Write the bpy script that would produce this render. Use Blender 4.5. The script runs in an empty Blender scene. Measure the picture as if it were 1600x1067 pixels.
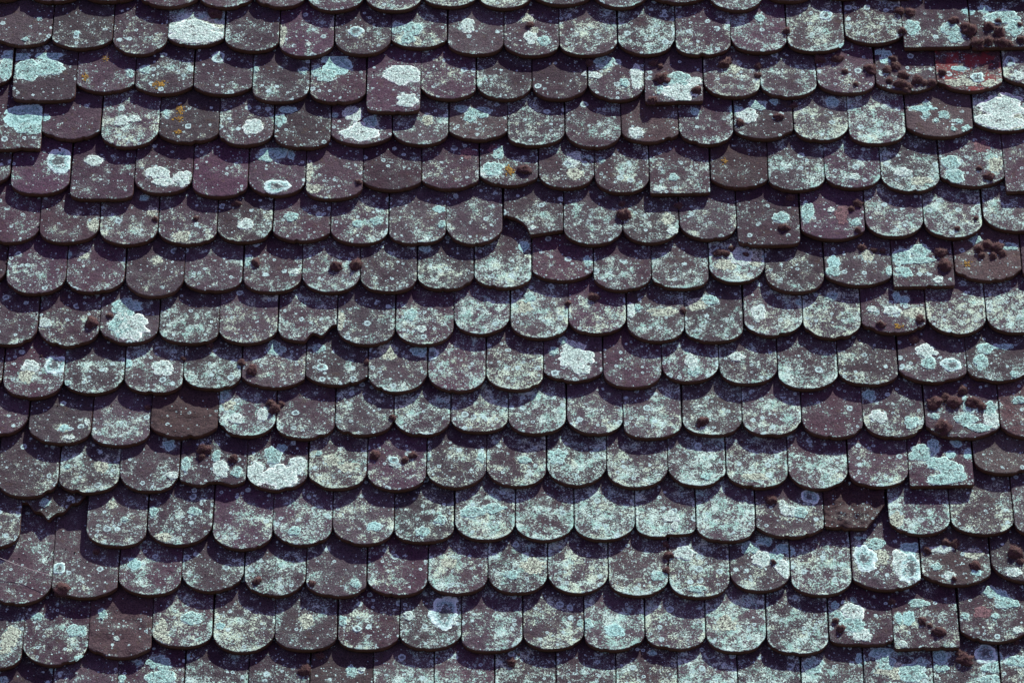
import bpy, math, random
import numpy as np
from mathutils import Vector, Matrix

rnd = random.Random(11)
R = math.radians
scene = bpy.context.scene
col = scene.collection

# ------------------------------------------------------------------ frame of the roof slope
PITCH = R(55)
ORI = Vector((0, 0, 8.0))
U = Vector((1, 0, 0)); V = Vector((0, math.cos(PITCH), math.sin(PITCH))); N = Vector((0, -math.sin(PITCH), math.cos(PITCH)))
MSLOPE = Matrix((U, V, N)).transposed()              # slope -> world rotation
ROT = MSLOPE.to_euler()

# ------------------------------------------------------------------ camera
LENS = 166.6; DIST = 14.46
CDIR = Vector((0, -math.cos(R(2)), math.sin(R(2))))
cam_d = bpy.data.cameras.new('camera'); cam = bpy.data.objects.new('camera', cam_d); col.objects.link(cam)
cam_d.lens = LENS; cam_d.sensor_width = 36; cam_d.clip_end = 500
cam.location = ORI + CDIR * DIST
cam.rotation_euler = (-CDIR).to_track_quat('-Z', 'Y').to_euler()
scene.camera = cam

# ------------------------------------------------------------------ sun and sky
TT = 0.0240                                          # tile thickness
FT = math.atan(TT / 0.19)                            # a tile lies flatter than the slope
Fv = (V * math.cos(FT) - N * math.sin(FT)); Fn = (N * math.cos(FT) + V * math.sin(FT))
SUN = (U * 0.021 + Fv * 0.0575 + Fn * 0.0272).normalized()
sun_d = bpy.data.lights.new('sun', 'SUN'); sun = bpy.data.objects.new('sun', sun_d); col.objects.link(sun)
sun_d.energy = 4.6; sun_d.angle = R(0.5); sun_d.color = (0.97, 0.98, 0.90)
sun.rotation_euler = SUN.to_track_quat('Z', 'Y').to_euler(); sun.location = ORI + SUN * 20
w = bpy.data.worlds.new('World'); scene.world = w; w.use_nodes = True
wn = w.node_tree.nodes; wl = w.node_tree.links
sky = wn.new('ShaderNodeTexSky'); sky.sky_type = 'NISHITA'; sky.sun_disc = False
sky.sun_elevation = math.asin(SUN.z); sky.sun_rotation = math.atan2(SUN.x, SUN.y)
tint = wn.new('ShaderNodeMix'); tint.data_type = 'RGBA'; tint.blend_type = 'MULTIPLY'; tint.inputs[0].default_value = 1
wl.new(sky.outputs[0], tint.inputs[6]); tint.inputs[7].default_value = (.92, .50, .78, 1)   # violet cast of the photograph's shade
wl.new(tint.outputs[2], wn['Background'].inputs[0]); wn['Background'].inputs[1].default_value = 0.105
scene.view_settings.view_transform = 'Standard'; scene.view_settings.look = 'None'
scene.view_settings.exposure = 0.76; scene.view_settings.gamma = 1; scene.view_settings.use_curve_mapping = False

# ------------------------------------------------------------------ helpers
def rays(px, py):
    """photo pixel (1600 wide) -> ray origin/dir in slope coordinates"""
    m = cam.rotation_euler.to_matrix()
    d = m @ Vector(((px - 800) / 1600 * 36 / LENS, -(py - 533.5) / 1600 * 36 / LENS, -1))
    inv = MSLOPE.transposed()
    return inv @ (cam.location - ORI), inv @ d
def unproj(px, py, z=0.0):
    o, d = rays(px, py)
    k = (z - o.z) / d.z
    return o.x + d.x * k, o.y + d.y * k

def hsh(ix, iy, s):
    ix = ix.astype(np.int64); iy = iy.astype(np.int64)
    h = (ix * 374761393 + iy * 668265263 + int(s) * 2147483647 + 974711) & 0xFFFFFFFF
    h = ((h ^ (h >> 13)) * 1274126177) & 0xFFFFFFFF
    h = ((h ^ (h >> 16)) * 2246822519) & 0xFFFFFFFF
    return ((h ^ (h >> 15)) & 0xFFFFFF) / float(0xFFFFFF)
def vn(x, y, s=0):
    x = np.asarray(x, float); y = np.asarray(y, float)
    ix = np.floor(x); iy = np.floor(y); fx = x - ix; fy = y - iy
    fx = fx * fx * (3 - 2 * fx); fy = fy * fy * (3 - 2 * fy)
    a = hsh(ix, iy, s); b = hsh(ix + 1, iy, s); c = hsh(ix, iy + 1, s); d = hsh(ix + 1, iy + 1, s)
    return (a + (b - a) * fx) * (1 - fy) + (c + (d - c) * fx) * fy
def fbm(x, y, s=0, o=3):
    t = 0; a = 1; n = 0
    for i in range(o):
        t = t + a * vn(x * 2 ** i, y * 2 ** i, s + i * 17); n += a; a *= .5
    return t / n

def mesh_np(name, verts, faces, mat, attrs=None, smooth=True, midx=None):
    me = bpy.data.meshes.new(name)
    me.from_pydata(verts.tolist() if hasattr(verts, 'tolist') else verts, [], faces.tolist() if hasattr(faces, 'tolist') else faces)
    for k, a in (attrs or {}).items():
        at = me.attributes.new(k, 'FLOAT', 'POINT'); at.data.foreach_set('value', np.asarray(a, np.float32))
    for m in (mat if isinstance(mat, (list, tuple)) else [mat]): me.materials.append(m)
    if smooth: me.polygons.foreach_set('use_smooth', [True] * len(me.polygons))
    if midx is not None: me.polygons.foreach_set('material_index', midx)
    me.update()
    return me

# ------------------------------------------------------------------ materials
class NT:
    def __init__(s, name):
        s.m = bpy.data.materials.new(name); s.m.use_nodes = True; s.t = s.m.node_tree; s.n = s.t.nodes; s.l = s.t.links
        s.b = s.n['Principled BSDF']; s.b.inputs['Roughness'].default_value = 0.9
        s.b.inputs['Specular IOR Level'].default_value = 0.25
    def inp(s, node, i, v):
        if hasattr(v, 'links'): s.l.new(v, node.inputs[i])
        elif v is not None: node.inputs[i].default_value = v
    def math(s, op, a, b=None, c=None, clamp=False):
        n = s.n.new('ShaderNodeMath'); n.operation = op; n.use_clamp = clamp
        s.inp(n, 0, a); s.inp(n, 1, b); s.inp(n, 2, c); return n.outputs[0]
    def step(s, v, lo, hi):
        n = s.n.new('ShaderNodeMapRange'); n.interpolation_type = 'SMOOTHSTEP'
        s.inp(n, 0, v); s.inp(n, 1, lo); s.inp(n, 2, hi); return n.outputs[0]
    def mix(s, f, a, b):
        n = s.n.new('ShaderNodeMix'); n.data_type = 'RGBA'
        s.inp(n, 0, f)
        for i, v in ((6, a), (7, b)):
            if hasattr(v, 'links'): s.l.new(v, n.inputs[i])
            else: n.inputs[i].default_value = (*v, 1)
        return n.outputs[2]
    def noise(s, vec, scale, detail=4, rough=.6, dist=0):
        n = s.n.new('ShaderNodeTexNoise'); s.l.new(vec, n.inputs['Vector'])
        n.inputs['Scale'].default_value = scale; n.inputs['Detail'].default_value = detail
        n.inputs['Roughness'].default_value = rough; n.inputs['Distortion'].default_value = dist
        return n.outputs['Fac']
    def voro(s, vec, scale, rand=1.0):
        n = s.n.new('ShaderNodeTexVoronoi'); s.l.new(vec, n.inputs['Vector']); n.inputs['Scale'].default_value = scale
        n.inputs['Randomness'].default_value = rand
        return n.outputs['Distance'], n.outputs['Color']
    def attr(s, name):
        n = s.n.new('ShaderNodeAttribute'); n.attribute_name = name; return n.outputs['Fac']
    def coords(s):
        g = s.n.new('ShaderNodeNewGeometry'); o = s.n.new('ShaderNodeObjectInfo')
        v = s.n.new('ShaderNodeVectorMath'); v.operation = 'SCALE'; v.inputs[0].default_value = (13.1, 7.3, 9.7)
        s.l.new(o.outputs['Random'], v.inputs['Scale'])
        a = s.n.new('ShaderNodeVectorMath'); a.operation = 'ADD'
        s.l.new(g.outputs['Position'], a.inputs[0]); s.l.new(v.outputs[0], a.inputs[1])
        s.rand = o.outputs['Random']
        return a.outputs[0]
    def bump(s, h, strength, dist):
        b = s.n.new('ShaderNodeBump'); b.inputs['Strength'].default_value = strength; b.inputs['Distance'].default_value = dist
        s.l.new(h, b.inputs['Height']); s.l.new(b.outputs[0], s.b.inputs['Normal']); return b
    def sep(s, c):
        n = s.n.new('ShaderNodeSeparateColor'); s.l.new(c, n.inputs[0]); return n.outputs

TEAL = (.38, .70, .58); WHITE = (.64, .90, .77); CREAM = (.68, .84, .60); BLUE = (.38, .56, .57)
def tile_material(name, bare_a, bare_b, rust=0.0):
    t = NT(name); P = t.coords()
    lich = t.attr('lichen'); warm = t.attr('warm')
    # bare clay, stained by age
    n1 = t.noise(P, 16, 5, .65); n2 = t.noise(P, 230, 3, .7)
    base = t.mix(t.step(n1, .36, .66), bare_a, bare_b)
    base = t.mix(t.step(n2, .40, .75), base, tuple(min(1, c * 1.75) for c in bare_b))
    base = t.mix(t.math('MULTIPLY', t.step(n2, .47, .30), .85), base, (.008, .005, .008))
    pit = t.noise(P, 95, 4, .8)
    base = t.mix(t.math('MULTIPLY', t.step(pit, .46, .36), .7), base, (.013, .007, .012))
    base = t.mix(t.math('MULTIPLY', t.step(pit, .56, .68), .6), base, (.070, .044, .056))
    rh = t.n.new('ShaderNodeHueSaturation'); t.l.new(base, rh.inputs['Color'])
    t.l.new(t.math('MULTIPLY_ADD', t.rand, .05, .480), rh.inputs['Hue']); t.l.new(t.math('MULTIPLY_ADD', t.math('FRACT', t.math('MULTIPLY', t.rand, 37.7)), .7, .65), rh.inputs['Saturation']); t.l.new(t.math('MULTIPLY_ADD', t.math('FRACT', t.math('MULTIPLY', t.rand, 91.3)), .8, .72), rh.inputs['Value'])
    base = rh.outputs[0]
    base = t.mix(t.math('MULTIPLY', t.step(t.noise(P, 34, 4, .7), .56, .68), .5), base, (.060, .040, .026))
    if rust: base = t.mix(t.math('MULTIPLY', t.step(t.noise(P, 22, 3, .6), .46, .56), rust), base, (.20, .026, .026))
    # grey film, then a crust of fine pale lichen on it, clumped
    big = t.noise(P, 40, 3, .6, .3)
    fine = t.noise(P, 165, 4, .85, .2)
    f2 = t.noise(P, 400, 3, .75)
    field = t.math('ADD', t.math('MULTIPLY', fine, .62), t.math('ADD', t.math('MULTIPLY', big, .24), t.math('MULTIPLY', f2, .14)))
    thr = t.math('MULTIPLY_ADD', lich, -.170, .625)
    film = t.step(t.math('ADD', t.math('MULTIPLY', big, .35), t.math('MULTIPLY', fine, .65)), t.math('ADD', thr, -.06), t.math('ADD', thr, .03))
    base = t.mix(t.math('MULTIPLY', film, .72), base, (.074, .068, .084))
    powder = t.math('MULTIPLY', t.step(t.noise(P, 520, 3, .85), .53, .64), t.step(lich, -.15, .75))
    base = t.mix(t.math('MULTIPLY', powder, .85), base, (.32, .40, .37))
    m1 = t.step(field, t.math('ADD', thr, -.006), t.math('ADD', thr, .026))
    # little rosettes with a pale ring
    masks = []
    for sc, lo in ((33, .92), (62, .92), (140, .87)):
        d, c = t.voro(P, sc); cc = t.sep(c)
        rad = t.math('MULTIPLY_ADD', cc[1], .26, .12)
        wob = t.math('MULTIPLY_ADD', t.noise(P, 240, 3, .7), .50, -.25)
        d2 = t.math('ADD', d, wob)
        ring = t.math('MULTIPLY', t.step(d2, t.math('MULTIPLY', rad, .45), t.math('MULTIPLY', rad, .8)), t.step(d2, t.math('ADD', rad, .05), t.math('SUBTRACT', rad, .02)))
        disc = t.step(d2, t.math('ADD', rad, .05), rad)
        pres = t.step(t.math('ADD', cc[0], t.math('MULTIPLY', lich, .26)), lo, lo + .04)
        masks.append((t.math('MULTIPLY', ring, pres), t.math('MULTIPLY', disc, pres)))
    hue = t.noise(P, 33, 3, .6)
    lc = t.mix(t.step(hue, .38, .58), TEAL, WHITE)
    lc = t.mix(t.math('MULTIPLY', t.step(t.math('ADD', t.noise(P, 19, 2, .6), t.math('MULTIPLY', warm, .3)), .62, .80), .7), lc, CREAM)
    lc = t.mix(t.math('MULTIPLY', t.step(t.noise(P, 75, 3, .6), .5, .68), .5), lc, BLUE)
    lc = t.mix(t.math('MULTIPLY', t.step(f2, .55, .38), .85), lc, (.095, .135, .12))
    colr = t.mix(m1, base, lc)
    for rg, ds in masks:
        colr = t.mix(t.math('MULTIPLY', ds, .42), colr, (.17, .28, .29))
        colr = t.mix(t.math('MULTIPLY', rg, .85), colr, (.50, .74, .70))
    # black specks
    dk, _ = t.voro(P, 260); colr = t.mix(t.math('MULTIPLY', t.step(dk, .20, .10), .7), colr, (.022, .014, .018))
    # sides: bare dark clay
    colr = t.mix(t.attr('side'), colr, t.mix(n2, (.075, .034, .028), (.17, .080, .062)))
    t.l.new(colr, t.b.inputs['Base Color'])
    h = t.math('ADD', t.math('MULTIPLY', t.noise(P, 180, 5, .75), 1.0), t.math('MULTIPLY', m1, .22))
    h = t.math('ADD', h, t.math('MULTIPLY', masks[0][0], .25))
    h = t.math('ADD', h, t.math('MULTIPLY', t.noise(P, 45, 3, .6), 1.2))
    t.bump(h, 1.0, .0022)
    return t.m
M_TILE = tile_material('weathered clay with lichen', (.026, .0150, .0245), (.041, .024, .034))
M_BROWN = tile_material('rough brown clay', (.030, .018, .022), (.050, .031, .033))
M_RED = tile_material('tile with bare red clay', (.034, .020, .024), (.070, .036, .036), rust=.8)

def patch_material(name, ca, cb, cc, hole, rim=.0, bands=False, worn=False, base=(.036, .023, .032)):
    t = NT(name); P = t.coords(); r = t.attr('rad')
    fine = t.noise(P, 150, 5, .85); f2 = t.noise(P, 380, 3, .8)
    c = t.mix(t.step(t.noise(P, 60, 3, .6), .42, .60), ca, cb)
    c = t.mix(t.step(f2, .56, .40), c, cc)
    vd, vc = t.voro(P, 210)
    c = t.mix(t.math('MULTIPLY', t.step(vd, .42, .62), .75), c, tuple(x * .30 for x in cc))
    c = t.mix(t.math('MULTIPLY', t.step(t.sep(vc)[0], .66, .8), .6), c, cc)
    if bands:
        s = t.math('SINE', t.math('MULTIPLY_ADD', fine, 9.0, t.math('MULTIPLY', r, 15)))
        c = t.mix(t.math('MULTIPLY', t.step(s, .2, .9), .65), c, cb)
    if worn:
        s2 = t.math('SINE', t.math('MULTIPLY_ADD', fine, 4.0, t.math('MULTIPLY', r, 24)))
        c = t.mix(t.math('MULTIPLY', t.step(s2, .35, .95), .35), c, cc)
    if worn: c = t.mix(t.math('MULTIPLY', t.step(t.math('ADD', r, t.math('MULTIPLY', t.noise(P, 130, 3, .8), 1.7)), 1.34 if bands else 1.66, 1.50 if bands else 1.82), .85), c, base)
    mk = t.noise(P, 105, 3, .75, 1.2)
    c = t.mix(t.math('MULTIPLY', t.step(mk, .60, .66), .85), c, tuple(x * .22 for x in cc))
    # crumbled gaps showing tile, fewer near the living rim
    thr = t.math('MULTIPLY_ADD', t.step(r, .0, .28), hole * .17, .24)
    c = t.mix(t.step(fine, t.math('ADD', thr, .03), t.math('SUBTRACT', thr, .03)), c, base)
    if rim: c = t.mix(t.math('MULTIPLY', t.step(r, .20, .03), rim), c, cb)
    t.l.new(c, t.b.inputs['Base Color'])
    t.bump(t.math('ADD', fine, t.math('MULTIPLY', t.noise(P, 70, 2, .5), .8)), .8, .0018)
    return t.m
PM = {
    'w': patch_material('white crust lichen', (.70, .92, .80), (.84, .98, .88), (.40, .60, .53), 1.12, .8, worn=True),
    't': patch_material('teal crust lichen', (.46, .84, .72), (.66, .96, .84), (.24, .46, .42), 1.25, .8, worn=True),
    'g': patch_material('zoned rosette lichen with painted shade', (.30, .60, .54), (.50, .84, .76), (.20, .42, .39), 1.0, .9, True),  # shaded parts of the teal lichen; their shade is painted in as greyer teal
    'c': patch_material('cream lichen', (.66, .84, .62), (.80, .94, .72), (.42, .52, .40), 1.42),
    'R': patch_material('ringed teal lichen', (.44, .80, .70), (.74, .98, .90), (.22, .44, .42), .9, .95, True, True),
    'y': patch_material('yellow lichen', (.42, .24, .020), (.55, .34, .03), (.20, .12, .02), 1.45),
    'p': patch_material('pink crust lichen', (.22, .12, .13), (.30, .18, .18), (.12, .07, .08), 1.1),
}
def moss_material():
    t = NT('brown moss'); P = t.coords(); h = t.attr('tip')
    c = t.mix(t.noise(P, 120, 4, .7), (.045, .020, .024), (.105, .052, .052))
    c = t.mix(t.math('MULTIPLY', h, .8), c, (.48, .34, .28))
    t.l.new(c, t.b.inputs['Base Color']); t.b.inputs['Roughness'].default_value = 1
    t.bump(t.noise(P, 320, 4, .8), 1.0, .003)
    return t.m
M_MOSS = moss_material()
def plain(name, c, sc=30):
    t = NT(name); P = t.coords()
    t.l.new(t.mix(t.noise(P, sc, 5, .7), tuple(x * .55 for x in c), tuple(x * 1.4 for x in c)), t.b.inputs['Base Color'])
    t.bump(t.noise(P, sc * 4, 4, .7), .5, .002); return t.m
M_WOOD = plain('old timber', (.06, .04, .03)); M_GROUND = plain('grass ground', (.05, .07, .03), 2)
M_WEB = plain('cobweb silk', (.6, .55, .55))

# ------------------------------------------------------------------ tile data, read off the photograph
# row: joints (photo px), bottoms, lichen digit, shape letter
# shapes r round, f shallow arc, q rounded square, s square, b broken right, l broken left, v pointed fragment, x rough stub, k chipped, m wavy
D = {
'A': ([-50, 40, 130, 220, 311, 396, 480, 570, 660, 746, 834, 924, 1015, 1107, 1192, 1273, 1360, 1450, 1545, 1640],
      [2, 3, 2, 11, 12, 11, 17, 17, 10, 13, 8, 12, 5, 16, 2, -3, -4, -8, -6], '3334557687464743344', 'ffrfrrrrrrfrfrrffss'),
'B': ([-13, 81, 176, 262, 351, 436, 522, 611, 699, 787, 874, 965, 1055, 1142, 1230, 1320, 1411, 1517, 1622],
      [71, 76, 85, 72, 80, 88, 85, 75, 85, 87, 87, 85, 87, 81, 81, 68, 75, 75], '334844364577767744'[:18], 'rfrfrrrfrrrrrrrfss'),
'C': ([-72, 19, 119, 211, 302, 394, 484, 572, 657, 744, 831, 918, 1007, 1099, 1188, 1277, 1368, 1463, 1567, 1660],
      [137, 157, 144, 147, 148, 159, 160, 175, 155, 155, 155, 156, 160, 151, 151, 146, 143, 142, 133], '6144333445252664247'[:19], 'rqfffrrqrrrrsrrrfff'),
'D': ([-30, 65, 157, 248, 342, 428, 517, 613, 701, 793, 883, 971, 1061, 1147, 1240, 1326, 1416, 1521, 1620],
      [234, 218, 230, 223, 227, 231, 226, 226, 218, 227, 230, 222, 226, 217, 220, 225, 214, 205], '327353353752639918'[:18], 'sfrfrrfrfrrfrfrrff'),
'E': ([-75, 16, 109, 209, 300, 387, 477, 567, 659, 749, 841, 929, 1015, 1110, 1200, 1289, 1377, 1469, 1570, 1665],
      [288, 303, 311, 302, 307, 305, 311, 297, 295, 290, 294, 301, 303, 293, 297, 294, 299, 291, 299], '4333324334565366865', 'rrqrrrrfffrrsfrrrfs'),
'F': ([-32, 61, 155, 247, 339, 426, 516, 607, 697, 786, 880, 973, 1062, 1152, 1251, 1352, 1444, 1536, 1635],
      [379, 379, 382, 382, 378, 377, 381, 381, 381, 369, 382, 379, 374, 383, 374, 370, 371, 361], '335654565576543787'[:18], 'rrrrrfrrrlrrrqfrrr'),
'G': ([-85, 9, 103, 195, 287, 379, 471, 563, 652, 741, 831, 927, 1018, 1108, 1196, 1289, 1395, 1492, 1597, 1690],
      [446, 459, 456, 463, 454, 456, 456, 456, 452, 449, 438, 453, 450, 441, 456, 446, 448, 438, 440], '2444556568456953412', 'rrrrrrrrrrfrrrrfsff'),
'H': ([-35, 58, 155, 248, 342, 434, 526, 617, 709, 797, 888, 979, 1070, 1162, 1255, 1346, 1448, 1542, 1640],
      [538, 540, 536, 536, 536, 533, 538, 538, 522, 528, 521, 533, 533, 524, 528, 520, 522, 520], '545666678876688487'[:18], 'rrrrrbrrrrrrrrrfrr'),
'I': ([-92, 3, 99, 194, 286, 377, 477, 575, 668, 759, 849, 942, 1034, 1124, 1216, 1310, 1404, 1511, 1610],
      [615, 621, 614, 614, 607, 605, 601, 612, 611, 608, 595, 605, 596, 599, 607, 601, 597, 595], '456775567843778535'[:18], 'rrrrrffrrrfrrrrrfr'),
'J': ([-55, 43, 142, 234, 340, 431, 523, 615, 704, 794, 885, 974, 1066, 1160, 1253, 1349, 1446, 1563, 1660],
      [680, 692, 695, 683, 681, 684, 679, 679, 674, 677, 677, 684, 679, 680, 683, 683, 684, 683], '246076688867784743'[:18], 'rrrfrrrrrrrrrrrrfr'),
'K': ([-5, 91, 186, 280, 385, 481, 573, 666, 760, 854, 948, 1044, 1135, 1232, 1326, 1420, 1522, 1620],
      [775, 769, 767, 757, 765, 763, 765, 761, 759, 757, 761, 759, 761, 763, 760, 759, 739], '47545846788987643', 'rrrmrrrrrrrrrrrsr'),
'L': ([-65, 31, 134, 229, 331, 425, 519, 616, 710, 805, 897, 993, 1088, 1181, 1288, 1385, 1389, 1486, 1585, 1680],
      [855, 811, 853, 851, 857, 851, 850, 846, 843, 843, 843, 838, 845, 839, 826, None, 834, 834, 836], '536667669998 841-776'.replace(' ', '').replace('-', '0'), 'rvrrrrrrrrrkrfx.rrr'),
'M': ([-20, 80, 184, 283, 381, 478, 573, 668, 762, 856, 951, 1045, 1141, 1236, 1332, 1440, 1549, 1655],
      [943, 933, 929, 923, 930, 931, 929, 927, 926, 926, 930, 933, 923, 929, 921, 913, 908], '54666568898958544', 'rfrrrrrrrrrrrrffr'),
'N': ([-62, 34, 137, 237, 332, 429, 527, 624, 721, 817, 913, 1008, 1103, 1198, 1295, 1396, 1500, 1605],
      [1044, 1038, 1026, 1010, 1018, 1015, 1014, 1013, 1017, 1013, 1015, 1013, 1018, 1021, 1006, 1013, 1002], '75177666778798554', 'rrfrrrrrrrrrrrqsf'),
'O': ([-20, 79, 181, 287, 387, 483, 582, 678, 773, 869, 963, 1060, 1154, 1253, 1351, 1460, 1565, 1670],
      [1120, 1118, 1105, 1103, 1102, 1102, 1101, 1100, 1100, 1100, 1100, 1101, 1101, 1101, 1098, 1096, 1092], '34575277878877777', 'rrrrrrrrrrrrrrrqr'),
}
ROWS = 'ABCDEFGHIJKLMNO'
SPECIAL = {('J', 3): 'brown', ('M', 15): 'brown', ('C', 17): 'red', ('D', 16): 'redd', ('N', 2): 'brown', ('L', 14): 'brown', ('C', 10): None,
           ('G', 17): 'brown', ('D', 8): 'brown', ('D', 11): 'brown', ('K', 16): 'brown', ('O', 5): 'brown', ('E', 13): 'brown', ('J', 17): 'brown', ('L', 1): 'brown'}
NOTE = {
 ('B', 3): 'tile almost covered by bright white lichen', ('C', 1): 'long tile with a wide teal lichen crust on top',
 ('C', 2): 'shallow tile dotted with yellow lichen', ('C', 3): 'tile with a bright yellow lichen spot', ('C', 6): 'tile with scalloped teal lichen at its top',
 ('C', 7): 'longest hanging tile with two white lichen blotches', ('C', 12): 'square-ended tile with a white crust and moss',
 ('C', 16): 'tile buried under brown moss', ('C', 17): 'bare orange-red tile with bluish lichen rings', ('D', 0): 'square tile with banded grey-blue lichen',
 ('D', 3): 'tile with a vertical streak of yellow lichen', ('D', 6): 'shallow tile with a white lichen burst', ('D', 11): 'brown tile with one round white lichen spot',
 ('D', 16): 'rusty brown tile with small pale-blue lichen rosettes', ('D', 17): 'tile whitened all over by smooth lichen', ('E', 1): 'tile with a teal ring lichen at its right edge',
 ('E', 2): 'square dark tile with a small white spot', ('E', 3): 'tile with two merged white lichen blotches', ('E', 5): 'tile with a white lichen ring at its bottom',
 ('E', 9): 'tile with white lichen beside a yellow patch', ('E', 12): 'square-ended speckled tile', ('E', 13): 'brown tile with a small yellow lichen dot', ('F', 9): 'broken tile missing its lower left corner',
 ('F', 14): 'tile with a white dot and a pinkish streak', ('G', 16): 'square-ended tile with a teal crust', ('G', 17): 'dark tile with a curled moss clump',
 ('H', 2): 'tile with a large white lobed lichen', ('H', 5): 'pale tile with its lower right corner broken off', ('H', 15): 'tile with yellow, white and cream lichen',
 ('I', 1): 'tile with a round teal lichen at upper right', ('I', 6): 'tile with one round white lichen disc', ('I', 10): 'tile with a brilliant white lobed lichen',
 ('I', 16): 'dark tile with a heart-shaped teal lichen', ('J', 3): 'wide bare brown tile without lichen', ('J', 16): 'tile crowded with moss and teal lichen',
 ('K', 3): 'chipped wavy-edged tile with white streaks', ('K', 4): 'tile with lumpy pale lichen over its left half', ('K', 15): 'square-ended tile with thick teal lichen',
 ('L', 1): 'pointed fragment of a broken tile', ('L', 11): 'chipped tile with a small white lichen', ('L', 14): 'rough crumbled brown tile stub',
 ('M', 1): 'dark tile with one small teal disc', ('M', 12): 'tile with white and teal lichen at its right', ('M', 14): 'tile with two big pale lichen rings',
 ('N', 2): 'rough dark brown tile nearly bare', ('N', 7): 'tile with a large round white lichen ring', ('N', 14): 'blunt tile with a white lichen column', ('N', 15): 'square-ended tile with grey lichen',
 ('O', 5): 'brown tile with one white rosette',
}
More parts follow.
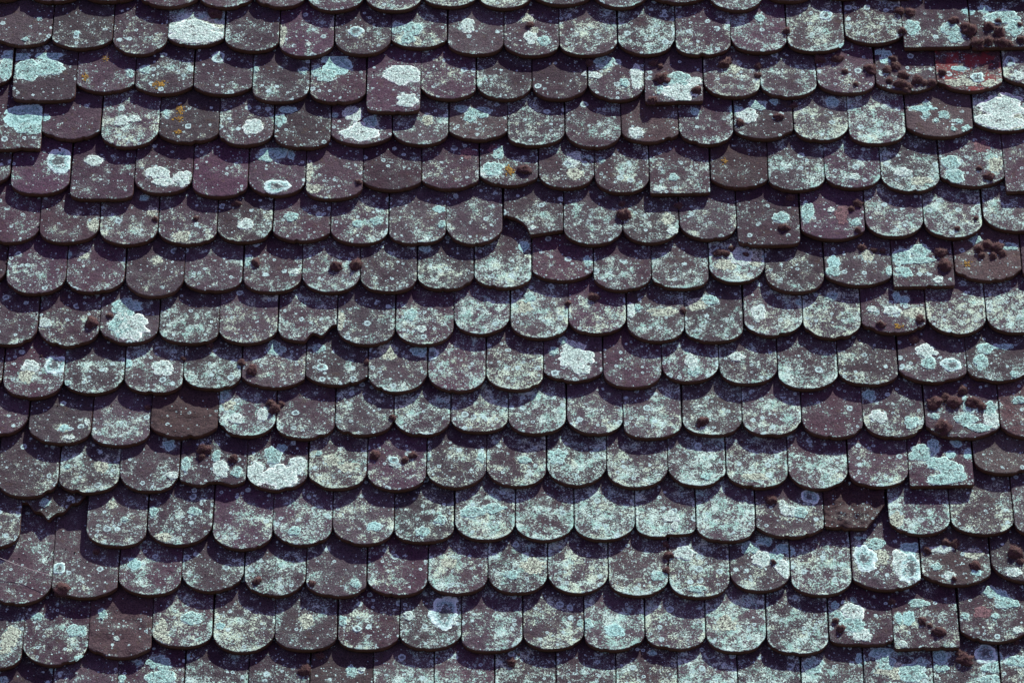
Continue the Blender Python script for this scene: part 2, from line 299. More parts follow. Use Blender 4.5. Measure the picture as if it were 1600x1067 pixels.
# lichen patches: x, y, rx, ry, kind
P_ = """302 44 40 14 w;305 56 40 14 w;325 40 22 12 c;120 53 5 4 g;40 62 5 4 t;62 30 4 4 t;10 106 12 20 t;42 112 22 18 t;72 108 30 13 t;78 86 22 13 g;28 88 22 9 g
134 122 8 9 y;165 93 7 6 y;250 133 14 9 y;227 110 9 8 t;203 115 6 8 t;342 90 11 11 R;399 109 6 6 t;38 184 30 22 g;48 202 22 9 t;70 185 7 7 g;190 190 12 9 w;210 187 9 7 w;260 177 6 6 t
282 172 8 12 y;279 187 10 7 y;278 208 7 6 y;396 200 16 12 w;528 102 24 18 g;510 118 18 10 t;494 112 8 12 t;632 117 27 18 w;610 115 10 8 w;638 157 16 12 w;474 112 8 7 t
437 188 10 12 t;450 173 14 6 g;565 208 28 16 w;552 178 14 14 w;580 190 12 10 t;523 180 6 5 t;668 187 9 11 c;752 176 20 9 t;722 170 12 6 t;735 185 10 7 t;442 55 6 20 c;520 40 6 8 c;482 70 5 4 w
556 50 12 10 R;621 45 10 11 t;645 46 18 12 t;652 66 6 8 c;636 62 12 9 t;730 42 11 12 w;829 60 10 13 w;850 64 11 9 t;826 30 9 9 c;835 48 7 6 c;1187 29 8 8 t;1290 25 10 10 R
925 118 14 7 w;945 98 16 11 t;995 120 9 22 w;976 130 8 8 t;1055 125 24 12 t;1065 143 30 15 w;1085 127 14 6 w;1031 140 6 8 t;1148 105 9 12 c;993 208 12 10 w;1085 175 8 7 g
1168 180 16 12 w;1185 165 14 9 t;1150 172 10 8 g;1210 160 7 6 g;1448 163 7 6 t;1447 180 7 6 t;1475 180 9 7 t;1463 189 5 4 t;1512 202 9 6 t;1498 190 6 5 t;1490 202 5 4 t;1440 170 20 6 g
1565 168 38 22 w;1560 190 34 16 w;1585 185 14 20 c;1528 122 11 9 R;1500 108 12 5 g;1500 130 24 7 c;1550 132 14 7 c;1578 97 10 10 R;1592 120 12 8 w;1485 47 16 12 t;1495 60 12 10 t;1425 45 12 14 t;1565 28 28 14 t;1538 15 10 7 g;1585 45 14 14 t;1512 20 10 6 g
1385 88 10 14 g;1373 82 8 5 g;1320 75 10 7 g;1300 160 12 9 g;92 253 19 22 R;147 251 14 9 w;245 271 18 12 w;258 285 17 8 w;285 280 13 13 w;431 291 21 12 R;428 240 24 13 g;418 246 14 8 t;455 243 6 8 g
482 268 6 18 c;488 295 14 7 c;768 265 16 13 t;780 240 9 12 t;752 272 8 8 w;797 268 10 14 y;897 248 12 10 w;900 273 12 11 c;896 260 5 6 w;940 251 6 5 t;921 247 6 4 t;1052 278 8 7 t;1030 296 10 6 w;1132 253 7 7 y
1485 255 14 12 t;1492 275 16 12 t;1555 258 12 16 c;1532 230 14 12 p;730 240 14 10 p;770 234 8 8 p;1335 277 8 6 w;1410 270 14 9 w;1440 283 16 8 c;1222 341 13 10 t;1261 333 10 18 t;1299 329 6 5 w;1315 335 12 16 p;1337 348 9 7 t
1051 361 8 7 w;1043 342 9 12 c;686 328 10 6 g;690 352 7 6 t;558 350 8 7 t;588 346 9 8 t;455 340 11 8 t;147 352 9 13 c;237 332 9 9 c;283 371 15 9 c;385 352 12 10 w;833 357 5 4 w;805 350 8 6 g;108 399 4 6 t;130 401 9 6 c;245 408 9 8 c
387 407 8 11 t;461 426 6 5 w;917 407 6 8 g;920 413 6 6 t;818 385 10 10 g;1158 402 18 14 w;1135 414 20 9 c;1180 405 13 14 c;1303 412 10 12 g;1302 424 13 8 t;1389 423 5 9 t;1356 398 9 11 c;1410 402 16 16 t;1437 392 16 12 t;1412 425 14 9 t;1440 407 18 7 t;1466 438 9 7 w
1575 386 16 7 t;1525 375 10 7 t;1511 412 11 6 y;665 390 9 6 g;196 482 16 14 t;200 478 22 10 g;188 510 17 18 t;207 512 24 20 w;190 495 8 8 w;70 505 10 9 w;828 465 9 9 t;820 480 12 12 c;997 481 6 6 t;1037 488 22 8 c;985 485 8 12 w;1090 475 16 10 c;1110 470 12 9 t;1185 490 12 12 w
1250 473 7 7 t;1392 486 13 8 w;1412 470 10 8 g;1400 464 6 9 g;1363 484 8 5 w;1432 489 22 11 c;1404 511 9 7 y;1545 480 6 10 w;1300 463 10 8 t;642 492 10 10 t;532 500 6 16 c;658 515 8 6 w;48 572 14 10 w;42 586 12 14 c;86 572 18 16 R;502 575 9 7 R;499 545 9 7 t;430 545 13 12 t
607 550 13 13 c;657 549 13 9 g;676 553 9 11 R;897 545 19 12 w;903 562 26 16 w;905 577 14 9 w;880 533 7 6 t;866 550 8 7 t;1081 567 9 12 w;1085 580 10 8 t;1150 557 12 8 w;1445 549 17 11 w;1452 567 11 12 t;1420 575 5 4 w;1487 571 16 11 R;1540 545 14 10 t;1533 564 10 14 t;1570 542 13 5 g;1585 585 7 5 t
255 575 16 12 w;107 599 6 4 t;200 568 7 7 g;100 668 9 6 g;107 684 9 4 w;136 660 5 5 w;351 618 9 9 t;357 634 10 10 c;368 655 14 8 w;410 648 10 10 w;1357 617 10 9 g;1423 660 12 9 t;1372 650 12 10 w;1515 632 12 16 t;1510 655 16 10 t;1545 638 12 12 t;1550 655 12 12 w;1530 668 20 6 t;1461 650 7 6 t;1592 625 12 6 t
1560 633 6 5 w;269 743 9 7 w;106 728 5 4 t;160 728 12 12 c;338 712 7 10 t;345 733 12 14 w;370 738 9 9 t;290 725 8 10 t;265 697 9 9 g;428 712 14 14 t;438 745 24 18 w;398 742 15 22 w;466 727 14 13 w;440 700 8 6 g;615 719 9 7 R;615 726 5 4 w;498 709 5 5 t;520 720 12 9 c;669 712 5 6 t;752 714 7 9 t;545 730 14 9 c
820 718 10 6 t;1440 708 19 13 t;1458 698 11 13 g;1465 725 18 12 t;1485 735 20 14 t;1470 750 20 9 t;1500 745 10 9 t;1495 692 8 8 g;1513 708 8 8 g;1485 710 9 7 g;872 712 14 12 t;1103 745 8 6 t;1180 745 20 6 c;71 786 8 7 t;175 789 7 8 c;195 812 5 4 t;1048 808 12 9 w;1054 822 6 7 w;1265 777 14 12 R;1235 799 12 9 w;1250 802 12 10 t;1223 790 6 10 w
240 800 7 8 t;305 800 12 7 t;255 840 14 6 c;460 830 10 7 t;584 822 10 9 g;660 830 12 8 t;690 812 10 7 t;740 800 20 8 t;770 795 18 8 t;1400 812 12 14 c;92 887 10 9 R;210 882 10 10 g;1172 855 14 9 t;1190 872 14 12 w;1195 843 12 9 g;1223 886 12 16 w;1212 870 10 12 t;1225 857 14 8 g;1235 862 8 7 g
1352 874 17 22 R;1370 850 12 9 t;1408 880 14 22 w;1424 888 19 22 R;1420 858 16 10 g;1375 868 14 12 c;1345 838 10 5 t;1470 858 17 6 w;1484 899 9 6 w;1463 885 8 6 t;1520 864 13 9 c;1525 894 10 5 g;1585 895 14 6 w;800 898 11 7 t;700 880 12 9 c;830 885 20 12 c;1030 900 12 8 t;1070 865 18 10 w;1090 920 14 5 t;555 912 8 7 t
694 957 22 25 R;704 966 10 8 w;639 961 8 7 w;558 982 6 5 R;18 992 12 14 c;10 1010 9 14 c;58 962 9 6 t;120 985 14 10 t;160 958 7 8 t;182 997 4 4 w;250 985 12 14 c;260 1000 8 6 c;300 965 14 10 t;345 978 7 6 g;480 972 12 10 c;535 970 8 8 t
1333 955 17 13 w;1330 975 18 13 t;1345 992 14 9 w;1310 962 8 8 t;1305 945 6 6 g;1333 937 5 5 t;1411 1006 7 7 w;1435 942 14 7 t;1420 965 10 10 g;1404 965 6 8 g;1548 925 12 8 t;1565 932 10 10 g;1572 942 18 9 t;1535 957 13 10 p;1590 985 8 5 w;1555 962 6 5 t;1508 963 6 6 t;960 985 15 10 g;915 975 12 8 t;1135 975 14 12 c
125 1030 8 8 t;245 1033 14 10 t;258 1042 10 8 t;250 1060 22 12 t;217 1035 5 5 t;295 1026 4 4 g;549 1048 8 9 t;565 1045 6 4 w;83 1045 5 7 g;5 1062 7 5 t;190 1060 5 7 t;1540 1020 17 15 R;1550 1042 16 8 t;1588 1032 20 9 t;1345 1030 7 10 g;1468 1025 14 13 g;1470 1042 12 8 t;1385 1035 14 12 t;1400 1050 24 12 c;1375 1020 18 8 g;1440 1035 10 8 t;1132 1041 6 4 w;1550 1062 14 8 t;1020 1020 7 4 g;1270 1040 16 14 t;1425 1050 20 14 t
225 310 8 5 g;1560 1025 7 6 g"""
PATCHES = [tuple(e.split()) for line in P_.split('\n') for e in line.split(';')]
# moss: x y r
MO = """338 18 12;828 37 7;1229 47 7;1405 15 9;1422 18 9;1410 46 8;1513 42 14;1490 31 8;1545 38 10;1561 46 11;1560 32 6;1528 64 12;1545 62 10;1565 64 11;1578 68 6;1596 60 8;1594 38 5
1022 97 7;1032 103 5;1035 118 13;1089 139 9;1132 96 12;921 96 7;1185 101 7;1184 116 6;1018 155 8;1281 90 9;1307 89 10;1360 104 11;1320 110 6;1337 131 5;1395 90 7;1400 101 8;1386 107 8;1411 115 9;1408 127 11;1420 133 7;1433 122 10;1444 127 7;1456 126 8;1390 124 6;1475 131 9;1473 111 7;1416 139 6
1217 180 8;1240 164 7;1156 190 7;820 262 10;560 283 6;1546 272 9;1530 262 5;306 340 5;370 316 7;243 341 5;975 332 12;972 317 6;1060 319 7;1235 307 7;1340 316 8;1225 353 8;1340 358 6;1330 325 5;1496 356 5;1525 340 4;400 409 8;525 413 10;557 410 12;1123 392 8;1134 394 7;1143 386 6;1165 396 6
1347 385 7;1365 389 6;1379 390 5;1470 392 10;1477 411 12;1530 387 9;1543 379 9;1559 384 11;1566 394 7;1534 397 7;1552 398 6;142 500 11;171 492 5;928 462 9;1068 484 5;888 473 5;1377 505 7;1437 496 8;1428 528 8;328 538 6;286 559 5;378 565 7;394 576 9;573 563 6;428 637 10;423 628 7;440 629 5;231 634 5;614 651 6
1097 656 10;1460 625 12;1477 618 9;1491 625 12;1505 607 9;1521 625 11;1534 632 8;1473 662 14;320 698 11;315 712 6;364 714 8;586 709 8;632 717 6;644 710 7;1205 778 9;97 916 12;150 860 6;402 905 7;487 910 6;1044 866 8;1041 889 6;1040 849 6;1478 845 7;1492 847 8;1449 857 7;1525 880 9;1491 902 5;1586 859 13;1595 876 6;1209 876 5;1394 937 6
1314 979 8;1306 967 6;1441 968 7;1467 983 9;1453 975 4;1509 1027 12;1500 1018 7;476 1044 10;500 1021 7;799 1032 8;1588 1000 5"""
MOSS = [tuple(float(v) for v in e.split()) for line in MO.split('\n') for e in line.split(';')]

# ------------------------------------------------------------------ rows in slope coordinates
nom = []                                             # v of a row as a straight line in u
for r in ROWS:
    js, bs, ds, sh = D[r]
    us, vs = [], []
    for i, b in enumerate(bs):
        if b is None: continue
        bb = b
        if sh[i] == 'l': bb = b + 10
        if sh[i] == 'v': bb = b + 35
        if sh[i] == 'x': bb = b + 12
        u, v = unproj((js[i] + js[i + 1]) / 2, bb); us.append(u); vs.append(v)
    k = np.polyfit(us, vs, 1); nom.append(k)
gA = nom[0] - nom[1]
nomv = lambda r, u: (nom[r][0] * u + nom[r][1]) if 0 <= r < len(nom) else ((nom[0] if r < 0 else nom[-1])[0] * u + (nom[0][1] + 0.185 * -r if r < 0 else nom[-1][1] - 0.19 * (r - len(nom) + 1)))
GAP = 0.0020
def face(r, u, v):
    g = nomv(r - 1, u) - nomv(r, u)
    return -(TT + GAP) * (v - nomv(r, u)) / g

def outline(kind, x, w, seed):
    """distance of the lower edge above the tile's lowest line; x in metres from the centre, w full width"""
    s = np.clip(np.abs(x) / (w / 2), 0, 1); q = x / (w / 2)
    se = lambda dd, n: dd * w * (1 - (1 - s ** n) ** (1 / n))
    if kind == 'r':
        k = .345 + .075 * (hsh(np.array(seed), np.array(3), 1) - .5) * 2
        o = se(float(k), 1.9 + .35 * float(hsh(np.array(seed), np.array(5), 1))) + .05 * w * q * (float(hsh(np.array(seed), np.array(7), 1)) - .5)
        o = o - o.min()
    elif kind == 'f': o = .175 * w * s ** 2.1 + se(.05, 5)
    elif kind == 'q': o = se(.17, 3.6)
    elif kind == 's': o = se(.035, 8) + .012 * w * (1 + q)
    elif kind == 'b': o = np.maximum(se(.30, 2.35), np.where(q > -.25, (q + .25) * .27 * w + .012 * np.sin(q * 9) , 0))
    elif kind == 'l': o = np.where(q < -.12, .44 * w * np.sqrt(np.clip(1 - ((q + 1) / .88) ** 2, 0, 1)), .02 * w + .10 * w * (q + .12))
    elif kind == 'v': o = np.abs(q + .08) * w * .42 + .006 * np.sin(q * 14)
    elif kind == 'x': o = .02 * w + .05 * w * (fbm(q * 3 + 5, q * 0 + 1, 7) - .3) * 2 + np.where(q > .35, (q - .35) * .7 * w, 0)
    elif kind == 'k': o = np.maximum(se(.26, 2.6), np.where(q > -.02, .055 * w, 0))
    elif kind == 'm': o = np.maximum(se(.15, 2.8), .035 * w * (1 + np.sin(q * 5.5 + .8)))
    o = o + .0016 * (fbm(x * 60 + seed, x * 0 + seed, 5) - .5) +   .03 * np.clip(fbm(x * 34 + seed * 3.1, x * 0 + 9, 8) - .66, 0, 1) + .0018 * (fbm(x * 28 + seed * 2.3, x * 0 + 4, 6, 2) - .5)
    return o

class Tile: pass
tiles = []
for ri, r in enumerate(ROWS):
    js, bs, ds, sh = D[r]
    idx = 0
    for i, b in enumerate(bs):
        if b is None: continue
        t = Tile(); t.r = ri; t.i = i; t.key = (r, i); t.kind = sh[i]; t.seed = ri * 40 + i
        z = 0.0
        jl, jr = js[i], js[i + 1]
        yj = b - 22
        for _ in range(3):
            ul, _v = unproj(jl, yj, z); ur, _v = unproj(jr, yj, z)
            uc, vb = unproj((jl + jr) / 2, b, face(ri, (ul + ur) / 2, nomv(ri, (ul + ur) / 2)) if z == 0 else z)
            z = face(ri, uc, vb)
        t.u = (ul + ur) / 2; t.w = (ur - ul) - .0038; t.vb = vb
        t.g = nomv(ri - 1, t.u) - nomv(ri, t.u)
        t.len = (nomv(ri - 2, t.u) - t.vb) + .03
        t.dens = int(ds[i]) / 9
        t.px = ((jl + jr) / 2, b)
        t.z = face(ri, t.u, t.vb)
        t.tilt = (rnd.random() - .5) * .016; t.roll = (rnd.random() - .5) * .026; t.lift = rnd.random() * .0030
        t.yaw = (rnd.random() - .5) * .020
        t.warm = rnd.random(); t.moss = []; t.patch = []
        t.slope = -(TT + GAP) / t.g
        tiles.append(t)
byrow = {}
for t in tiles: byrow.setdefault(t.r, []).append(t)
for r_, ts in byrow.items():
    for n_, t in enumerate(ts): t.n = n_; t.cnt = len(ts)

def surf(t, x, y):
    """tile-local height of the upper face; local origin at lowest line, on the slope plane + t.z"""
    S = t.seed
    h = t.slope * y + t.tilt * y + t.roll * x + t.lift
    h = h - .0016 * ((x / (t.w / 2)) ** 2) * (hsh(np.array(S), np.array(8), 2) - .1)
    h = h + .0022 * (fbm(x * 13 + S, y * 13, 3, 2) - .5) + .0010 * (fbm(x * 70 + S * 2, y * 70, 4, 2) - .5) + .0007 * (vn(x * 260, y * 260 + S, 6) - .5)
    rough = {'x': .022, 'v': .006}.get(t.kind, .008 if SPECIAL.get(t.key) == 'brown' and t.r in (9, 13) else 0)
    if rough: h = h + rough * (fbm(x * 32 + S, y * 32, 12, 4) - .5)
    return h
def edge_d(t, x, y):
    o = outline(t.kind, x, t.w, t.seed)
    return np.minimum(t.w / 2 - np.abs(x), (y - o))

def build_tile(t, nu=46, nd=50):
    w = t.w
    q = np.linspace(-1, 1, nu)
    x1 = np.sign(q) * (1 - (1 - np.abs(q)) ** 1.35) * w / 2
    o = outline(t.kind, x1, w, t.seed)
    vis = t.g * 1.12
    tau = np.concatenate([[0, .0011, .0028, .0055], np.linspace(.0085, vis, nd), [vis * 1.4, t.len]])
    X = np.repeat(x1[None, :], len(tau), 0)
    Y = o[None, :] + tau[:, None] * (t.len - o[None, :]) / t.len
    Z = surf(t, X, Y)
    d = np.minimum(w / 2 - np.abs(X), Y - o[None, :])
    bev = .0008
    Z = Z - bev * np.clip(1 - np.clip(d, 0, None) / .0035, 0, 1) ** 2
    nt = len(tau)
    vid = np.arange(nt * nu).reshape(nt, nu)
    f = np.stack([vid[:-1, :-1], vid[:-1, 1:], vid[1:, 1:], vid[1:, :-1]], -1).reshape(-1, 4)
    loop = np.concatenate([vid[0, :], vid[1:, -1], vid[-1, -2::-1], vid[-2:0:-1, 0]])
    top = np.stack([X.ravel(), Y.ravel(), Z.ravel()], -1)
    # side wall: a duplicate ring, a rough middle ring and the lower ring
    L = top[loop]; c = np.array([0, t.len / 2])
    n = len(loop); rings = [L.copy()]
    for k, (dz, inn) in enumerate(((.25, -.0006), (.6, .0002), (1.0, .0022))):
        Rg = L.copy(); Rg[:, 2] = L[:, 2] - TT * dz
        jit = (vn(np.arange(n) * .9, np.full(n, k * 3.3 + t.seed), 9) - .5) * .0016
        # inward along y mostly for the front edge
        Rg[:, 1] += np.where(np.arange(n) < nu, inn + jit, 0)
        Rg[:, 0] -= np.sign(L[:, 0]) * (inn + jit) * .5
        rings.append(Rg)
    verts = np.concatenate([top] + rings)
    b0 = len(top); fs = [f]
    ar = np.arange(n); nx = (ar + 1) % n
    for k in range(3):
        a = b0 + k * n
        fs.append(np.stack([a + n + ar, a + n + nx, a + nx, a + ar], -1))
    faces = np.concatenate(fs).tolist()
    faces.append((b0 + 3 * n + ar[::-1]).tolist())
    # lichen growth
    S = t.seed * 7.7
    lo = fbm(X * 17 + S, Y * 17, 21, 2) - .5
    lo2 = fbm(X * 45 + S, Y * 45, 22, 2) - .5
    rim = np.clip(1 - np.abs(d - .004) / .005, 0, 1)
    ry = Y / t.g
    den = t.dens
    lich = -.03 + den * .72 + lo * .85 + lo2 * .75 + rim * (.02 + .36 * den) * np.clip(2.2 * fbm(X * 55 + S, Y * 55, 31, 2) - .5, 0, 1.3) - np.clip(ry - .62, 0, 1) * (.55 if t.key not in (('M', 0), ('M', 1)) else .1)
    lich = lich - .15 * np.clip(1 - ry / .22, 0, 1) * (1 - rim) * (1 - den)
    lich = np.where(den < .05, lich * .4 - .22, lich)
    for (cx, cy, ax, ay) in t.patch:
        rr = np.hypot((X - cx) / (ax + .004), (Y - cy) / (ay + .004))
        lich = np.maximum(lich, lich * .5 + .62 * np.exp(-np.clip(rr - .7, 0, 9) ** 2 / .09) * (.25 + fbm(X * 60, Y * 60 + S, 51, 2)))
    lat = np.concatenate([lich.ravel()] + [np.zeros(n)] * 4)
    side = np.concatenate([np.zeros(len(top)), np.full(n, .80), np.full(n, 1.0), np.ones(n), np.ones(n)])
    sp = SPECIAL.get(t.key)
    mat = M_RED if sp in ('red',) else M_BROWN if sp else M_TILE
    me = mesh_np('roof_tile', verts, faces, mat, {'lichen': lat, 'side': side, 'warm': np.full(len(verts), t.warm)})
    ob = bpy.data.objects.new('roof_tile', me); col.objects.link(ob)
    mt = Matrix.Translation(ORI + MSLOPE @ Vector((t.u, t.vb, t.z))) @ MSLOPE.to_4x4() @ Matrix.Rotation(t.yaw, 4, 'Z')
    ob.matrix_world = mt
    t.ob = ob
    return ob

def local(t, px, py):
    """photo pixel -> local coordinates on the face of tile t"""
    z = t.z
    for _ in range(4):
        u, v = unproj(px, py, z)
        x, y = u - t.u, v - t.vb
        z = t.z + t.slope * y
    c, s = math.cos(-t.yaw), math.sin(-t.yaw)
    return x * c - y * s, x * s + y * c
def hit(px, py):
    for r in range(15):
        for t in byrow[r]:
            if abs(px - t.px[0]) > 70: continue
            x, y = local(t, px, py)
            if abs(x) <= t.w / 2 + .003 and float(outline(t.kind, np.array(x), t.w, t.seed)) <= y: return t, x, y
    return None
PX = .00195
for (px, py, rx, ry, kd) in PATCHES:                 # crumbs of the same growth are scattered round every patch
    px, py, rx, ry = float(px), float(py), float(rx), float(ry)
    if kd not in 'wtcgR': continue
    seen = set()
    for dx, dy in ((0, 0), (.9, 0), (-.9, 0), (0, .9), (0, -.9)):
        h = hit(px + dx * rx, py + dy * ry)
        if h and h[0].seed not in seen:
            seen.add(h[0].seed); cx, cy = local(h[0], px, py); h[0].patch.append((cx, cy, rx * PX * 1.2, ry * PX * 1.4))
ORD = 'first second third fourth fifth sixth seventh eighth ninth tenth eleventh twelfth thirteenth fourteenth fifteenth sixteenth seventeenth eighteenth nineteenth'.split()
def place(t):
    a = t.n; b = t.cnt - 1 - t.n
    s = ('leftmost' if a == 0 else ORD[a] + ' from left') if a <= b else ('rightmost' if b == 0 else ORD[b] + ' from right')
    return s
def rowname(t): return ('top' if t.r == 0 else 'bottom' if t.r == 14 else ORD[t.r])
SH = {'r': 'round-ended', 'f': 'shallow-curved', 'q': 'blunt-ended', 's': 'square-ended'}
def look(t):
    if t.key in NOTE: return NOTE[t.key]
    d = t.dens * 9
    s = SH[t.kind]
    if d < 1.5: return s + ' dark tile nearly bare'
    if d < 3.5: return s + ' dark tile with sparse pale specks'
    if d < 5.5: return s + ' tile speckled with pale lichen'
    if d < 7.5: return s + ' tile half frosted with lichen'
    return s + ' tile thickly frosted with lichen'
for t in tiles:
    ob = build_tile(t)
    ob['label'] = f'{look(t)}, {place(t)} in {rowname(t)} row'
    ob['category'] = 'roof tile'; ob['kind'] = 'thing'; ob['group'] = 'lichen-covered roof tiles laid in rows'

# ------------------------------------------------------------------ lichen patches
pseed = 0
for (px, py, rx, ry, kd) in PATCHES:
    px, py, rx, ry = float(px), float(py), float(rx), float(ry); pseed += 1
    cand = set()
    for dx, dy in ((0, 0), (.75, 0), (-.75, 0), (0, .6), (0, -.6)):
        h = hit(px + dx * rx, py + dy * ry)
        if h: cand.add(h[0].seed)
    for t in tiles:
        if t.seed not in cand: continue
        cx, cy = local(t, px, py)
        ax, ay = rx * PX * 1.22, ry * PX * 1.22 / .84
        st = max(.0011, min(.0019, ax / 12))
        gx = np.arange(-1.3 * ax, 1.3 * ax + st, st); gy = np.arange(-1.3 * ay, 1.3 * ay + st, st)
        GX, GY = np.meshgrid(gx, gy)
        ang = np.arctan2(GY / ay, GX / ax); rr = np.hypot(GX / ax, GY / ay)
        pr_ = random.Random(pseed * 7 + 1)
        wb = .34 if kd == 'R' else .16
        F = None; wx = GX / ax + wb * (fbm(GX * 45 + 3, GY * 45 + pseed, 61, 2) - .5) * 1.6 + .10 * (fbm(GX * 120 + 3, GY * 120 + pseed, 41, 2) - .5); wy = GY / ay + wb * (fbm(GX * 45 + 33, GY * 45 - pseed, 63, 2) - .5) * 1.6 + .10 * (fbm(GX * 120 + 9, GY * 120 - pseed, 43, 2) - .5)
        F = 1 - np.hypot(wx, wy) / ({'y': .45, 'R': .86}.get(kd, .74))
        if ax > .008 and kd != 'R':
            nl = 6 + int(min(6, ax / .008))
            for q_ in range(nl):
                an = q_ / nl * 6.283 + pr_.uniform(-.4, .4); dd = pr_.uniform(.45, .74); rl = pr_.uniform(.20, .42) * (1 if kd != 'y' else .6)
                F = np.maximum(F, (1 - np.hypot(wx - dd * math.cos(an), wy - dd * math.sin(an)) / rl) * min(1, rl / .6))
        if kd in 'ycp': F = F - .5 * (fbm(GX * 200, GY * 200 + pseed, 47, 2) - .42)
        X = GX + cx; Y = GY + cy
        ed = edge_d(t, X, Y)
        ok = (F > 0) & (ed > .0008) & (Y < t.g * 1.1)
        q = ok[:-1, :-1] & ok[1:, :-1] & ok[:-1, 1:] & ok[1:, 1:]
        if q.sum() < 6: continue
        Z = surf(t, X, Y) - .0008 * np.clip(1 - np.clip(ed, 0, None) / .0035, 0, 1) ** 2
        th = {'w': .0018, 't': .0017, 'g': .0008, 'R': .0020, 'c': .0007, 'y': .0012, 'p': .0005}[kd]
        Z = Z + .0004 + th * np.clip(F * 6, 0, 1) * (.35 + .9 * fbm(X * 190, Y * 190, pseed, 2))
        vid = np.arange(X.size).reshape(X.shape)
        f = np.stack([vid[:-1, :-1], vid[:-1, 1:], vid[1:, 1:], vid[1:, :-1]], -1)[q]
        used = np.unique(f); rem = -np.ones(X.size, int); rem[used] = np.arange(len(used))
        vs = np.stack([X.ravel(), Y.ravel(), Z.ravel()], -1)[used]
        nm = {'w': 'lichen_crust', 't': 'lichen_crust', 'g': 'lichen_rosette', 'R': 'lichen_rosette', 'c': 'lichen_stain', 'y': 'yellow_lichen', 'p': 'bare_spot'}[kd]
        me = mesh_np(nm, vs, rem[f], PM[kd], {'rad': np.clip(F.ravel()[used], 0, 1)})
        ob = bpy.data.objects.new(nm, me); col.objects.link(ob); ob.parent = t.ob
        ob['label'] = {'w': 'bright white crust lichen', 't': 'pale teal crust lichen', 'g': 'thin blue-green zoned rosette lichen with painted shade', 'R': 'round teal lichen with pale rings', 'c': 'cream-coloured lichen stain', 'y': 'yellow lichen spot', 'p': 'bare pinkish clay spot'}[kd]

# ------------------------------------------------------------------ moss cushions
def moss_mesh(rad, seed):
    n = 16 if rad < .016 else 22; m = int(n * .62)
    vs = []; tips = []; fs = []
    rg = random.Random(seed)
    ph = np.linspace(0, 2 * math.pi, n, endpoint=False)
    th = np.linspace(.04, 1.0, m) * (math.pi * .56)
    T, Pn = np.meshgrid(th, ph, indexing='ij')
    sx, sy, sz = np.sin(T) * np.cos(Pn), np.sin(T) * np.sin(Pn), np.cos(T)
    k = .80 + .62 * (fbm(sx * 2.2 + seed, sy * 2.2 + sz * 1.3, seed, 3) - .5) * 1.6 +   .30 * (fbm(sx * 7 + seed, sy * 7 - sz * 5, seed + 4, 2) - .5)
    ex = 1 + .25 * (rg.random() - .5)
    X = sx * k * rad * ex; Y = sy * k * rad / ex; Z = (sz * k * .68 + .06) * rad
    vs = np.stack([X.ravel(), Y.ravel(), Z.ravel()], -1).tolist(); tips = [0.0] * len(vs)
    for a in range(m - 1):
        for b in range(n):
            c = (b + 1) % n; fs.append((a * n + b, (a + 1) * n + b, (a + 1) * n + c, a * n + c))
    fs.append(tuple(range(n)))
    fs.append(tuple(range(m * n - 1, m * n - n - 1, -1)))
    cnt = int(620 * (rad / .018) ** 1.6) + 160
    for _ in range(cnt):
        a = rg.randrange(m * n); p = Vector(vs[a]); nn = (p - Vector((0, 0, rad * .1))).normalized()
        nn = (nn + Vector((rg.gauss(0, .35), rg.gauss(0, .35), rg.gauss(0, .3)))).normalized()
        p = p + Vector((rg.gauss(0, .09), rg.gauss(0, .09), rg.gauss(0, .05))) * rad
        tdir = nn.orthogonal().normalized(); bdir = nn.cross(tdir); l = rg.uniform(.0012, .0030); wd = rg.uniform(.0003, .0006)
        o = len(vs)
        for q in range(3):
            an = q * 2.094; vs.append(tuple(p + (tdir * math.cos(an) + bdir * math.sin(an)) * wd)); tips.append(.15)
        vs.append(tuple(p + nn * l)); tips.append(1.0)
        fs += [(o, o + 1, o + 3), (o + 1, o + 2, o + 3), (o + 2, o, o + 3)]
    return mesh_np('moss_cushion', vs, fs, M_MOSS, {'tip': tips})
mos = []
for k, (px, py, pr) in enumerate(MOSS):
    h = hit(px, py + pr * .45)
    if not h: continue
    t, x, y = h
    rad = pr * PX * 1.15
    me = moss_mesh(rad, 500 + k)
    ob = bpy.data.objects.new('moss_cushion', me); col.objects.link(ob)
    z = float(surf(t, np.array(x), np.array(y)))
    ob.matrix_world = t.ob.matrix_world @ Matrix.Translation((x, y, z - rad * .12)) @ Matrix.Rotation(k * 1.3, 4, 'Z')
    ob['category'] = 'moss'; ob['group'] = 'brown moss cushions on the roof tiles'
    t.moss.append((px, py, ob, pr)); mos.append(ob)
NUM = 'zero one two three four five six seven eight nine ten eleven twelve thirteen fourteen fifteen sixteen'.split()
for t in tiles:
    L = sorted(t.moss, key=lambda e: e[0]); n = len(L)
    where = f'{place(t).replace(" ", "-")} tile, {rowname(t)} row'
    for i, (px, py, ob, pr) in enumerate(L):
        size = 'small' if pr < 7 else 'large' if pr > 10 else 'rounded'
        if n == 1: ob['label'] = f'{size} brown moss cushion on {where}'
        else:
            o = 'leftmost' if i == 0 else 'rightmost' if i == n - 1 else ORD[i] + ' from left'
            ob['label'] = f'{size} brown moss cushion, {o} of {NUM[n]} on {where}'

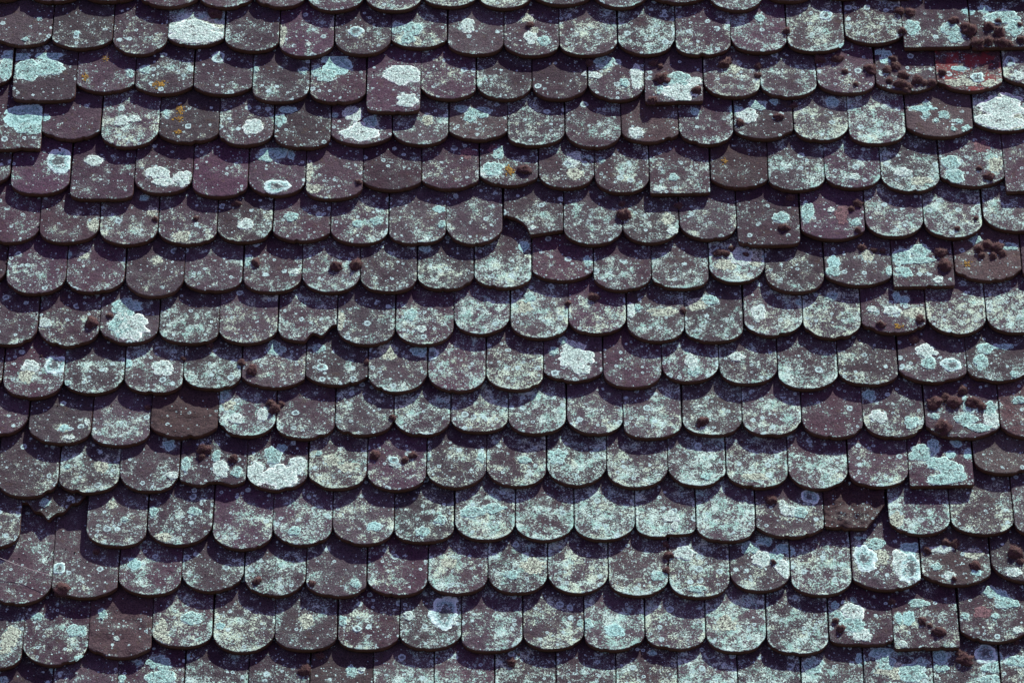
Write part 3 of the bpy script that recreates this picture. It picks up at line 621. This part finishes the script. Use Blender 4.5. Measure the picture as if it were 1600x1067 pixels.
# ------------------------------------------------------------------ grit and crumbs lodged in the joints and under the lips
gv, gf = [], []
rg = random.Random(77)
for t in tiles:
    for _ in range(rg.choice((2, 4, 7, 11))):
        if rg.random() < .6:
            sgn = rg.choice((-1, 1)); x = sgn * (t.w / 2 + rg.uniform(-.004, .002)); y = rg.uniform(.06, t.g * 1.02)
            z = float(surf(t, np.array(x), np.array(y))) - rg.uniform(0, .002)
        else:
            x = rg.uniform(-.45, .45) * t.w; y = t.g + rg.gauss(-.003, .006); z = float(surf(t, np.array(x), np.array(y)))
        p = t.ob.matrix_world @ Vector((x, y, z + .0006)); r_ = rg.uniform(.0012, .0034) * (1.5 if rg.random() < .1 else 1); o = len(gv)
        for dx in ((1, 0, 0), (-1, 0, 0), (0, 1, 0), (0, -1, 0), (0, 0, 1), (0, 0, -1)):
            gv.append(p + MSLOPE @ Vector([c * r_ * rg.uniform(.5, 1.3) + rg.uniform(-.3, .3) * r_ for c in dx]))
        for f3 in ((0, 2, 4), (2, 1, 4), (1, 3, 4), (3, 0, 4), (2, 0, 5), (1, 2, 5), (3, 1, 5), (0, 3, 5)): gf.append([o + q for q in f3])
me = bpy.data.meshes.new('grit'); me.from_pydata(gv, [], gf); me.materials.append(plain('grit and moss crumbs', (.075, .045, .042), 260))
ob = bpy.data.objects.new('grit', me); col.objects.link(ob)
ob['label'] = 'dark grit and moss crumbs caught in the joints of the tiles'; ob['category'] = 'grit'; ob['kind'] = 'stuff'

# ------------------------------------------------------------------ cobweb thread at the lower left
h1, h2 = hit(2, 880), hit(80, 905)
p1 = h1[0].ob.matrix_world @ Vector((h1[1], h1[2], .010)); p2 = h2[0].ob.matrix_world @ Vector((h2[1], h2[2], .012))
cu = bpy.data.meshes.new('cobweb_thread'); vs = []; fs = []
for i in range(13):
    k = i / 12; c = p1.lerp(p2, k) - N * (.006 * math.sin(math.pi * k)); 
    for q in range(4):
        a = q * math.pi / 2; vs.append(c + (V * math.cos(a) + N * math.sin(a)) * .0007)
    if i:
        for q in range(4): fs.append((i * 4 - 4 + q, i * 4 - 4 + (q + 1) % 4, i * 4 + (q + 1) % 4, i * 4 + q))
cu.from_pydata(vs, [], fs); cu.materials.append(M_WEB)
ob = bpy.data.objects.new('cobweb_thread', cu); col.objects.link(ob)
ob['label'] = 'thin pale cobweb thread stretched over the tile at the lower left'; ob['category'] = 'cobweb'

# ------------------------------------------------------------------ the rest of the roof, beyond the picture's edges
def margin():
    vs, fs = [], []; lich = []; base = 0
    W = .181
    def one(r, u, seed):
        nonlocal base
        vb = nomv(r, u) + rnd.uniform(-.008, .008); w = W - .006; nu = 13
        x = np.sin(np.linspace(-1, 1, nu) * math.pi / 2) * w / 2
        o = outline('r', x, w, seed); g = nomv(r - 1, u) - nomv(r, u); ln = 2.05 * g
        tau = np.array([0, .002, .05, .1, .17, .23, ln])
        X = np.repeat(x[None], len(tau), 0); Y = o[None] + tau[:, None] * (ln - o[None]) / ln
        s = -(TT + GAP) / g
        Z = s * Y + face(r, u, vb) + .0015 * (fbm(X * 20 + seed, Y * 20, 3, 2) - .5)
        top = np.stack([X + u, Y + vb, Z], -1).reshape(-1, 3)
        nt = len(tau); vid = np.arange(nt * nu).reshape(nt, nu)
        f = np.stack([vid[:-1, :-1], vid[:-1, 1:], vid[1:, 1:], vid[1:, :-1]], -1).reshape(-1, 4)
        loop = np.concatenate([vid[0, :], vid[1:, -1], vid[-1, -2::-1], vid[-2:0:-1, 0]])
        bot = top[loop].copy(); bot[:, 2] -= TT
        n = len(loop); ar = np.arange(n); nx = (ar + 1) % n
        sd = np.stack([len(top) + ar, len(top) + nx, loop[nx], loop[ar]], -1)
        vs.append(np.concatenate([top, bot])); fs.append(np.concatenate([f, sd]) + base); base += len(top) + n
        lich.append(np.concatenate([np.full(len(top), rnd.uniform(.3, .8)), np.zeros(n)]))
    sd = 900
    for r in range(-4, 19):
        if 0 <= r < 15:
            row = byrow[r]; lo = row[0].u - row[0].w / 2; hi = row[-1].u + row[-1].w / 2
            for k in range(5):
                one(r, lo - W * (k + .5) - .003, sd); one(r, hi + W * (k + .5) + .003, sd + 1); sd += 2
        else:
            for k in range(-14, 15): one(r, (k + .5 * (r % 2)) * W, sd); sd += 1
    v = np.concatenate(vs); f = np.concatenate(fs)
    me = mesh_np('roof_tiling', v, f, M_TILE, {'lichen': np.concatenate(lich)})
    ob = bpy.data.objects.new('roof_tiling', me); col.objects.link(ob)
    ob.matrix_world = Matrix.Translation(ORI) @ MSLOPE.to_4x4()
    ob['label'] = 'continuation of the lichened roof tiling past the picture edges'; ob['category'] = 'roof tiling'; ob['kind'] = 'stuff'
margin()

def slab(name, u0, u1, v0, v1, z0, z1, mat):
    vs = [ORI + MSLOPE @ Vector((u, v, z)) for z in (z0, z1) for v in (v0, v1) for u in (u0, u1)]
    fs = [(0, 2, 3, 1), (4, 5, 7, 6), (0, 1, 5, 4), (2, 6, 7, 3), (0, 4, 6, 2), (1, 3, 7, 5)]
    me = bpy.data.meshes.new(name); me.from_pydata(vs, [], fs); me.materials.append(mat)
    ob = bpy.data.objects.new(name, me); col.objects.link(ob); ob['kind'] = 'structure'; return ob
slab('roof_deck', -2.6, 2.6, -2.2, 2.2, -.14, -.10, M_WOOD)
me = bpy.data.meshes.new('ground'); S_ = 200
me.from_pydata([(-S_, -S_, 0), (S_, -S_, 0), (S_, S_, 0), (-S_, S_, 0)], [], [(0, 1, 2, 3)]); me.materials.append(M_GROUND)
ob = bpy.data.objects.new('ground', me); col.objects.link(ob); ob['kind'] = 'structure'
print('tiles', len(tiles), 'moss', len(mos))
for k in 'ABCDEFGHIJKLMNO':
    js, bs, ds, sh = D[k]; assert len(js) == len(bs) + 1 == len(ds) + 1 == len(sh) + 1, (k, len(js), len(bs), len(ds), len(sh))
